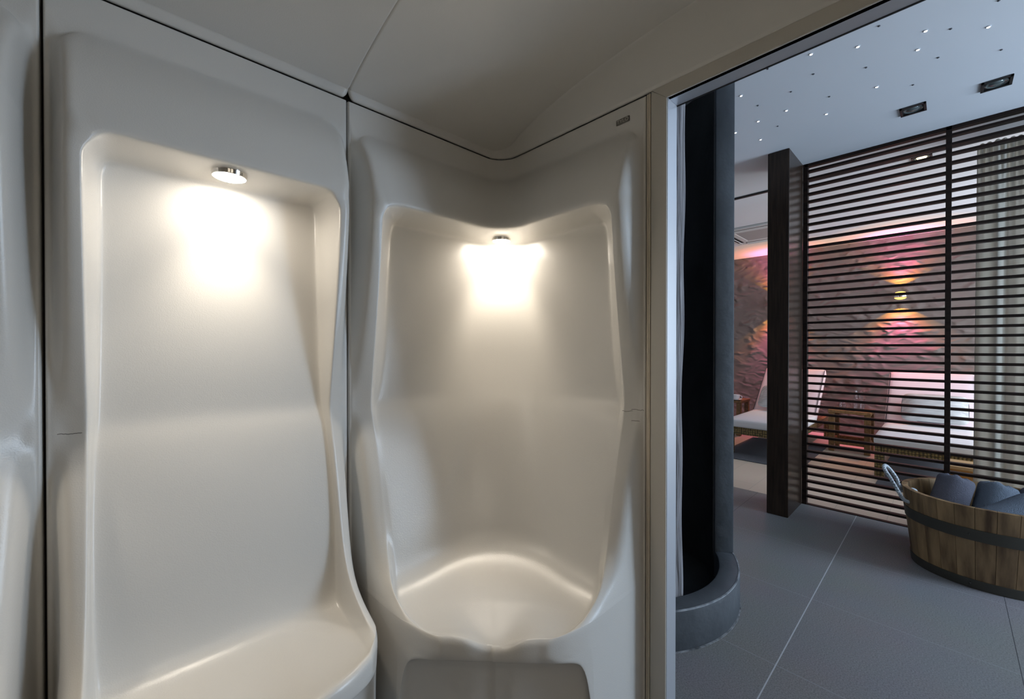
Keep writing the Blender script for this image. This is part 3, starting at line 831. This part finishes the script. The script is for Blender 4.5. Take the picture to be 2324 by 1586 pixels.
def pillow(x, y, z, label, tilt):
    bm = soft_box(-.19, .19, -.25, .25, -.075, .075, .07, 14, 0)
    for v in bm.verts:
        f = max(abs(v.co.x) / .19, abs(v.co.y) / .25)
        v.co.z *= max(.10, 1 - f ** 3 * .9)
    bmesh.ops.rotate(bm, verts=bm.verts, cent=(0, 0, 0), matrix=Matrix.Rotation(-tilt, 3, 'Y'))
    o = obj('pillow', bm, M['pillow'], smooth='all', label=label, cat='pillow', group='grey pillows on the loungers'); o.location = (x, y, z)
    loop = [(.188 * math.copysign(abs(math.cos(a)) ** .45, math.cos(a)), .248 * math.copysign(abs(math.sin(a)) ** .45, math.sin(a)), 0) for a in np.linspace(0, 2 * PI, 61)]
    pp = tube(bmesh.new(), loop, .004, 6)
    bmesh.ops.rotate(pp, verts=pp.verts, cent=(0, 0, 0), matrix=Matrix.Rotation(-tilt, 3, 'Y'))
    local(o, 'piping', pp, M['piping'], smooth='all', label='dark piping round the edge')
    return o
pillow(LX + 1.02, 1.485, .60, 'light grey pillow on the lounger behind the pillar', math.radians(45))
pillow(LX + 1.02, .10, .60, 'light grey pillow on the lounger next to the curtain', math.radians(45))
for y, lb in ((1.45, 'dark grey floor mat under the lounger behind the pillar'), (.05, 'dark grey floor mat under the lounger by the curtain')):
    obj('floor_mat', box(4.98, 6.35, y - .42, y + .40, .0005, .008, .002, 1), M['mat_grey'], label=lb, cat='mat', group='dark floor mats')

# ------------------------------------------------------------------ side tables, glassware, cup
def side_table(x, y, label):
    t = thing('side_table', label, 'side table', (x, y, 0), group='small teak side tables')
    h = .20
    local(t, 'table_top', box(-h, h, -h, h, .46, .495, .004, 1), M['teak'])
    for sx in (-1, 1):
        for sy in (-1, 1):
            local(t, 'leg', box(sx * .165 - .028, sx * .165 + .028, sy * .165 - .028, sy * .165 + .028, 0, .46, .003, 1), M['teak'])
    for s in (-1, 1):
        local(t, 'stretcher', box(-.137, .137, s * .165 - .012, s * .165 + .012, .09, .14), M['teak'])
        local(t, 'stretcher', box(s * .165 - .012, s * .165 + .012, -.137, .137, .09, .14), M['teak'])
    return t
side_table(6.42, .80, 'small teak side table between the two loungers')
side_table(6.50, 2.19, 'small teak side table left of the lounger behind the pillar, under the cup')
def glass_lathe(prof): return lathe(bmesh.new(), prof, 28)
def carafe(x, y, z):
    t = thing('carafe', 'clear glass water carafe with a narrow jug top on the side table', 'carafe', (x, y, z))
    local(t, 'carafe_body', glass_lathe([(.0005, .001), (.052, .001), (.055, .006), (.055, .115), (.050, .125), (.047, .125), (.051, .113), (.051, .010), (.0005, .008)]), M['glass'], smooth=True)
    local(t, 'carafe_neck', glass_lathe([(.0005, .126), (.060, .126), (.060, .131), (.042, .133), (.042, .225), (.046, .232), (.043, .232), (.039, .224), (.039, .137), (.0005, .135)]), M['glass'], smooth=True)
    sp = bmesh.new(); bx(sp, -.012, .012, .040, .062, .222, .232, .003, 1)
    local(t, 'spout', sp, M['glass'])
carafe(6.42, .735, .4955)
def tumbler(x, y, z, lb):
    t = obj('drinking_glass', glass_lathe([(.0005, .001), (.034, .001), (.037, .005), (.038, .110), (.0365, .111), (.0345, .108), (.034, .012), (.0005, .010)]), M['glass'], smooth=True, label=lb, cat='glass')
    t.location = (x, y, z)
tumbler(6.42, .885, .4955, 'clear drinking glass on the side table beside the carafe')
cx0, cy0 = 6.36, 2.065
sau = obj('saucer', lathe(bmesh.new(), [(.0005, .001), (.035, .001), (.040, .004), (.072, .014), (.074, .016), (.070, .016), (.040, .008), (.0005, .006)], 36), M['china'], smooth=True, label='white saucer under the cup on the side table', cat='saucer')
sau.location = (cx0, cy0, .4952)
cup = thing('coffee_cup', 'white coffee cup with handle on its saucer at the side table', 'cup', (cx0, cy0, .5015))
local(cup, 'cup_body', lathe(bmesh.new(), [(.0005, .001), (.026, .001), (.030, .004), (.041, .030), (.044, .072), (.0425, .073), (.039, .032), (.027, .008), (.0005, .006)], 36), M['china'], smooth=True)
local(cup, 'handle', tube(bmesh.new(), [(.010 * 0, -.042 - .030 * math.sin(a), .040 + .020 * math.cos(a)) for a in np.linspace(0, PI, 12)], .0055, 8), M['china'], smooth='all')

# ------------------------------------------------------------------ low wooden box by the curtain
bt = thing('wooden_box_stool', 'small orange brown wooden box stool in front of the curtain side lounger', 'stool', (4.98, -.13, 0))
local(bt, 'seat_top', box(-.15, .15, -.16, .15, .275, .30, .003, 1), mat('box_top', (.50, .33, .16), .4))
local(bt, 'body', box(-.14, .14, -.15, .14, .0, .275, .002, 1), M['box_wood'])

# ------------------------------------------------------------------ wooden tub with towels
TC = Vector((3.477, -.175, 0)); TR = math.atan2(-.937, .35)     # long axis direction
tub = thing('wooden_tub', 'oval wooden stave tub with dark hoops and rope handles on the tiled floor', 'tub', TC, TR)
TA0, TB0, TA1, TB1, TH = .325, .265, .372, .318, .43
NS = 30
def tub_pt(th, t, off=0):
    a, b = TA0 + (TA1 - TA0) * t + off, TB0 + (TB1 - TB0) * t + off
    return Vector((a * math.cos(th), b * math.sin(th), TH * t))
def tub_body():
    bm = bmesh.new(); col = bm.loops.layers.color.new('stave')
    rnd = random.Random(3); sub = 4
    for s in range(NS):
        tint = rnd.random()
        ths = [2 * PI * (s + .012 + .976 * k / sub) / NS for k in range(sub + 1)]
        nz = 8; rows = []
        for side, off in ((0, 0), (1, -.024)):
            for k in range(nz + 1):
                t = k / nz if side == 0 else 1 - k / nz * .93
                rows.append([bm.verts.new(tub_pt(th, t, off)) for th in ths])
        fs = []
        for a, b in zip(rows, rows[1:]):
            for k in range(sub): fs.append(bm.faces.new((a[k], a[k + 1], b[k + 1], b[k])))
        # the sides of the stave
        for k in (0, sub):
            f = []
            for i in range(nz):
                q = (rows[i][k], rows[i + 1][k], rows[2 * nz + 1 - i - 1][k], rows[2 * nz + 1 - i][k])
                if len(set(q)) == 4: fs.append(bm.faces.new(q if k == 0 else tuple(reversed(q))))
        for f in fs:
            for l in f.loops: l[col] = (tint, (tint * 7.3) % 1, (tint * 3.1) % 1, 1)
    bmesh.ops.recalc_face_normals(bm, faces=bm.faces)
    return bm
local(tub, 'staves', tub_body(), M['stave'])
bm = bmesh.new(); n = 48
ring = [bm.verts.new(tub_pt(2 * PI * i / n, .07, -.022)) for i in range(n)]; bm.faces.new(ring)
local(tub, 'tub_floor', bm, M['stave'])
def hoop(t0, t1, lab):
    bm = bmesh.new(); n = 72; R = []
    for i in range(n):
        th = 2 * PI * i / n
        R.append([bm.verts.new(tub_pt(th, t, o)) for t, o in ((t0, .0005), (t0, .004), (t1, .004), (t1, .0005))])
    for i in range(n):
        p, q = R[i], R[(i + 1) % n]
        for k in range(4): bm.faces.new((p[k], q[k], q[(k + 1) % 4], p[(k + 1) % 4]))
    bmesh.ops.recalc_face_normals(bm, faces=bm.faces)
    h = local(tub, 'hoop', bm, M['tub_hoop'], smooth=True, label=lab)
    for dth in (-2.15, -1.45, 2.5, .4):
        p = tub_pt(dth, (t0 + t1) / 2, .004)
        rv = bmesh.new(); bmesh.ops.create_uvsphere(rv, u_segments=10, v_segments=6, radius=.006)
        for v in rv.verts: v.co = v.co + p
        local(h, 'rivet', rv, M['tub_hoop'], smooth='all')
hoop(.60, .74, 'dark upper hoop'); hoop(.005, .115, 'dark bottom hoop')
def rope(pts, r=.0095, name='rope_handle'):
    # three-strand rope along a smooth path
    P = bspline(np.array(pts, float), 14)
    bm = bmesh.new()
    T = np.gradient(P, axis=0); T /= np.linalg.norm(T, axis=1, keepdims=True)
    L = np.concatenate([[0], np.cumsum(np.linalg.norm(np.diff(P, axis=0), axis=1))])
    ref = np.array([.3, .2, .93]); A = np.cross(T, ref); A /= np.linalg.norm(A, axis=1, keepdims=True); B = np.cross(T, A)
    for s in range(3):
        q = []
        for i in range(len(P)):
            a = L[i] / .030 * 2 * PI + s * 2 * PI / 3
            q.append(P[i] + r * .5 * (math.cos(a) * A[i] + math.sin(a) * B[i]))
        tube(bm, q, r * .58, 7)
    return bm
# left handle: loop standing out from the left end (th = pi in the tub's frame)
def handle(sg):
    e0, e1 = tub_pt(PI + sg * .20, .86), tub_pt(PI - sg * .16, .86)
    pts = [tub_pt(PI + .10, .80, -.045), tub_pt(PI + .10, .81, -.02), tub_pt(PI + .10, .82, .02)]
    tip = Vector((-TA1 - .100, -.02, TH + .105))
    pts += [Vector((-TA1 - .040, -.075, TH - .035)), tip + Vector((.018, -.040, -.045)), tip + Vector((-.006, -.024, -.004)), tip + Vector((.002, .004, .016)), tip + Vector((.026, .022, .004)), Vector((-TA1 - .012, .030, TH + .022))]
    pts += [tub_pt(PI - .20, .90, .02), tub_pt(PI - .20, .89, -.02), tub_pt(PI - .20, .88, -.045)]
    bm = rope(pts)
    if sg < 0:
        bmesh.ops.rotate(bm, verts=bm.verts, cent=(0, 0, 0), matrix=Matrix.Rotation(PI, 3, 'Z'))
    h = local(tub, 'rope_handle', bm, M['rope'], smooth='all', label='white twisted rope handle')
    for a in (.10, -.20):
        kb = bmesh.new(); bmesh.ops.create_uvsphere(kb, u_segments=14, v_segments=10, radius=.019)
        p = tub_pt(PI + a, .82 if a > 0 else .92, -.045)
        for v in kb.verts: v.co = Vector((v.co.x * 1.15, v.co.y, v.co.z * .95)) + p
        if sg < 0: bmesh.ops.rotate(kb, verts=kb.verts, cent=(0, 0, 0), matrix=Matrix.Rotation(PI, 3, 'Z'))
        local(h, 'knot', kb, M['rope'], smooth='all')
handle(1); handle(-1)

def towel(base, top, r, m, label, seed):
    """a rolled towel: a bundle of wound cloth, its axis from base to top"""
    rnd = random.Random(seed)
    base, top = Vector(base), Vector(top); ax = (top - base); Ln = ax.length; ax.normalize()
    a = ax.cross(Vector((0, 0, 1))).normalized(); b = a.cross(ax)
    n, k = 40, 34; bm = bmesh.new(); rings = []
    ph = [rnd.uniform(0, 6.28) for _ in range(6)]
    for i in range(k):
        t = i / (k - 1)
        e = min(t, 1 - t) * Ln
        rr = r * (1 if e > r * .40 else (.60 + .40 * math.sqrt(max(0, 1 - (1 - e / (r * .40)) ** 2))))
        row = []
        for q in range(n):
            th = 2 * PI * q / n
            # the outer edge of the cloth makes a small step round the roll
            spiral = .07 * ((th + ph[0]) % (2 * PI)) / (2 * PI)
            w = 1 + spiral + .018 * math.sin(3 * th + ph[1] + 4 * t) + .012 * math.sin(9 * t + ph[2] + 2 * th)
            row.append(bm.verts.new(base + ax * (t * Ln + .006 * math.sin(5 * th + ph[3])) + (a * math.cos(th) * 1.06 + b * math.sin(th) * .94) * rr * w))
        rings.append(row)
    for p, q in zip(rings, rings[1:]):
        for i in range(n): bm.faces.new((p[i], p[(i + 1) % n], q[(i + 1) % n], q[i]))
    for ring, sg in ((rings[0], -1), (rings[-1], 1)):      # wound end: inward steps like the layers of the roll
        prev = ring
        for f, dz in ((.84, -.004), (.80, -.014), (.62, -.006), (.57, -.016), (.38, -.008), (.33, -.016), (.12, -.012)):
            c = sum((v.co for v in ring), Vector()) / n
            cur = [bm.verts.new(c + (v.co - c) * f + ax * sg * (dz + .008)) for v in ring]
            for i in range(n):
                bm.faces.new((prev[i], prev[(i + 1) % n], cur[(i + 1) % n], cur[i]) if sg > 0 else (prev[(i + 1) % n], prev[i], cur[i], cur[(i + 1) % n]))
            prev = cur
        bm.faces.new(prev if sg > 0 else list(reversed(prev)))
    bmesh.ops.recalc_face_normals(bm, faces=bm.faces)
    return obj('rolled_towel', bm, m, smooth='all', label=label, cat='towel', group='rolled towels in the tub')
towel((3.43, .045, .12), (3.60, -.040, .475), .076, M['towel_violet'], 'violet grey rolled towel at the rope handle end of the tub', 1)
towel((3.45, -.130, .12), (3.655, -.205, .455), .074, M['towel_blue'], 'slate rolled towel at the back of the tub, behind the front towel', 2)
towel((3.265, -.120, .295), (3.46, -.340, .415), .086, M['towel_blue'], 'slate blue rolled towel lying in front, over the tub front edge', 3)
towel((3.58, -.355, .14), (3.735, -.365, .445), .074, M['towel_violet'], 'dark rolled towel cut off by the right picture edge', 4)
# ------------------------------------------------------------------ hairline cracks in the corner seat's edge
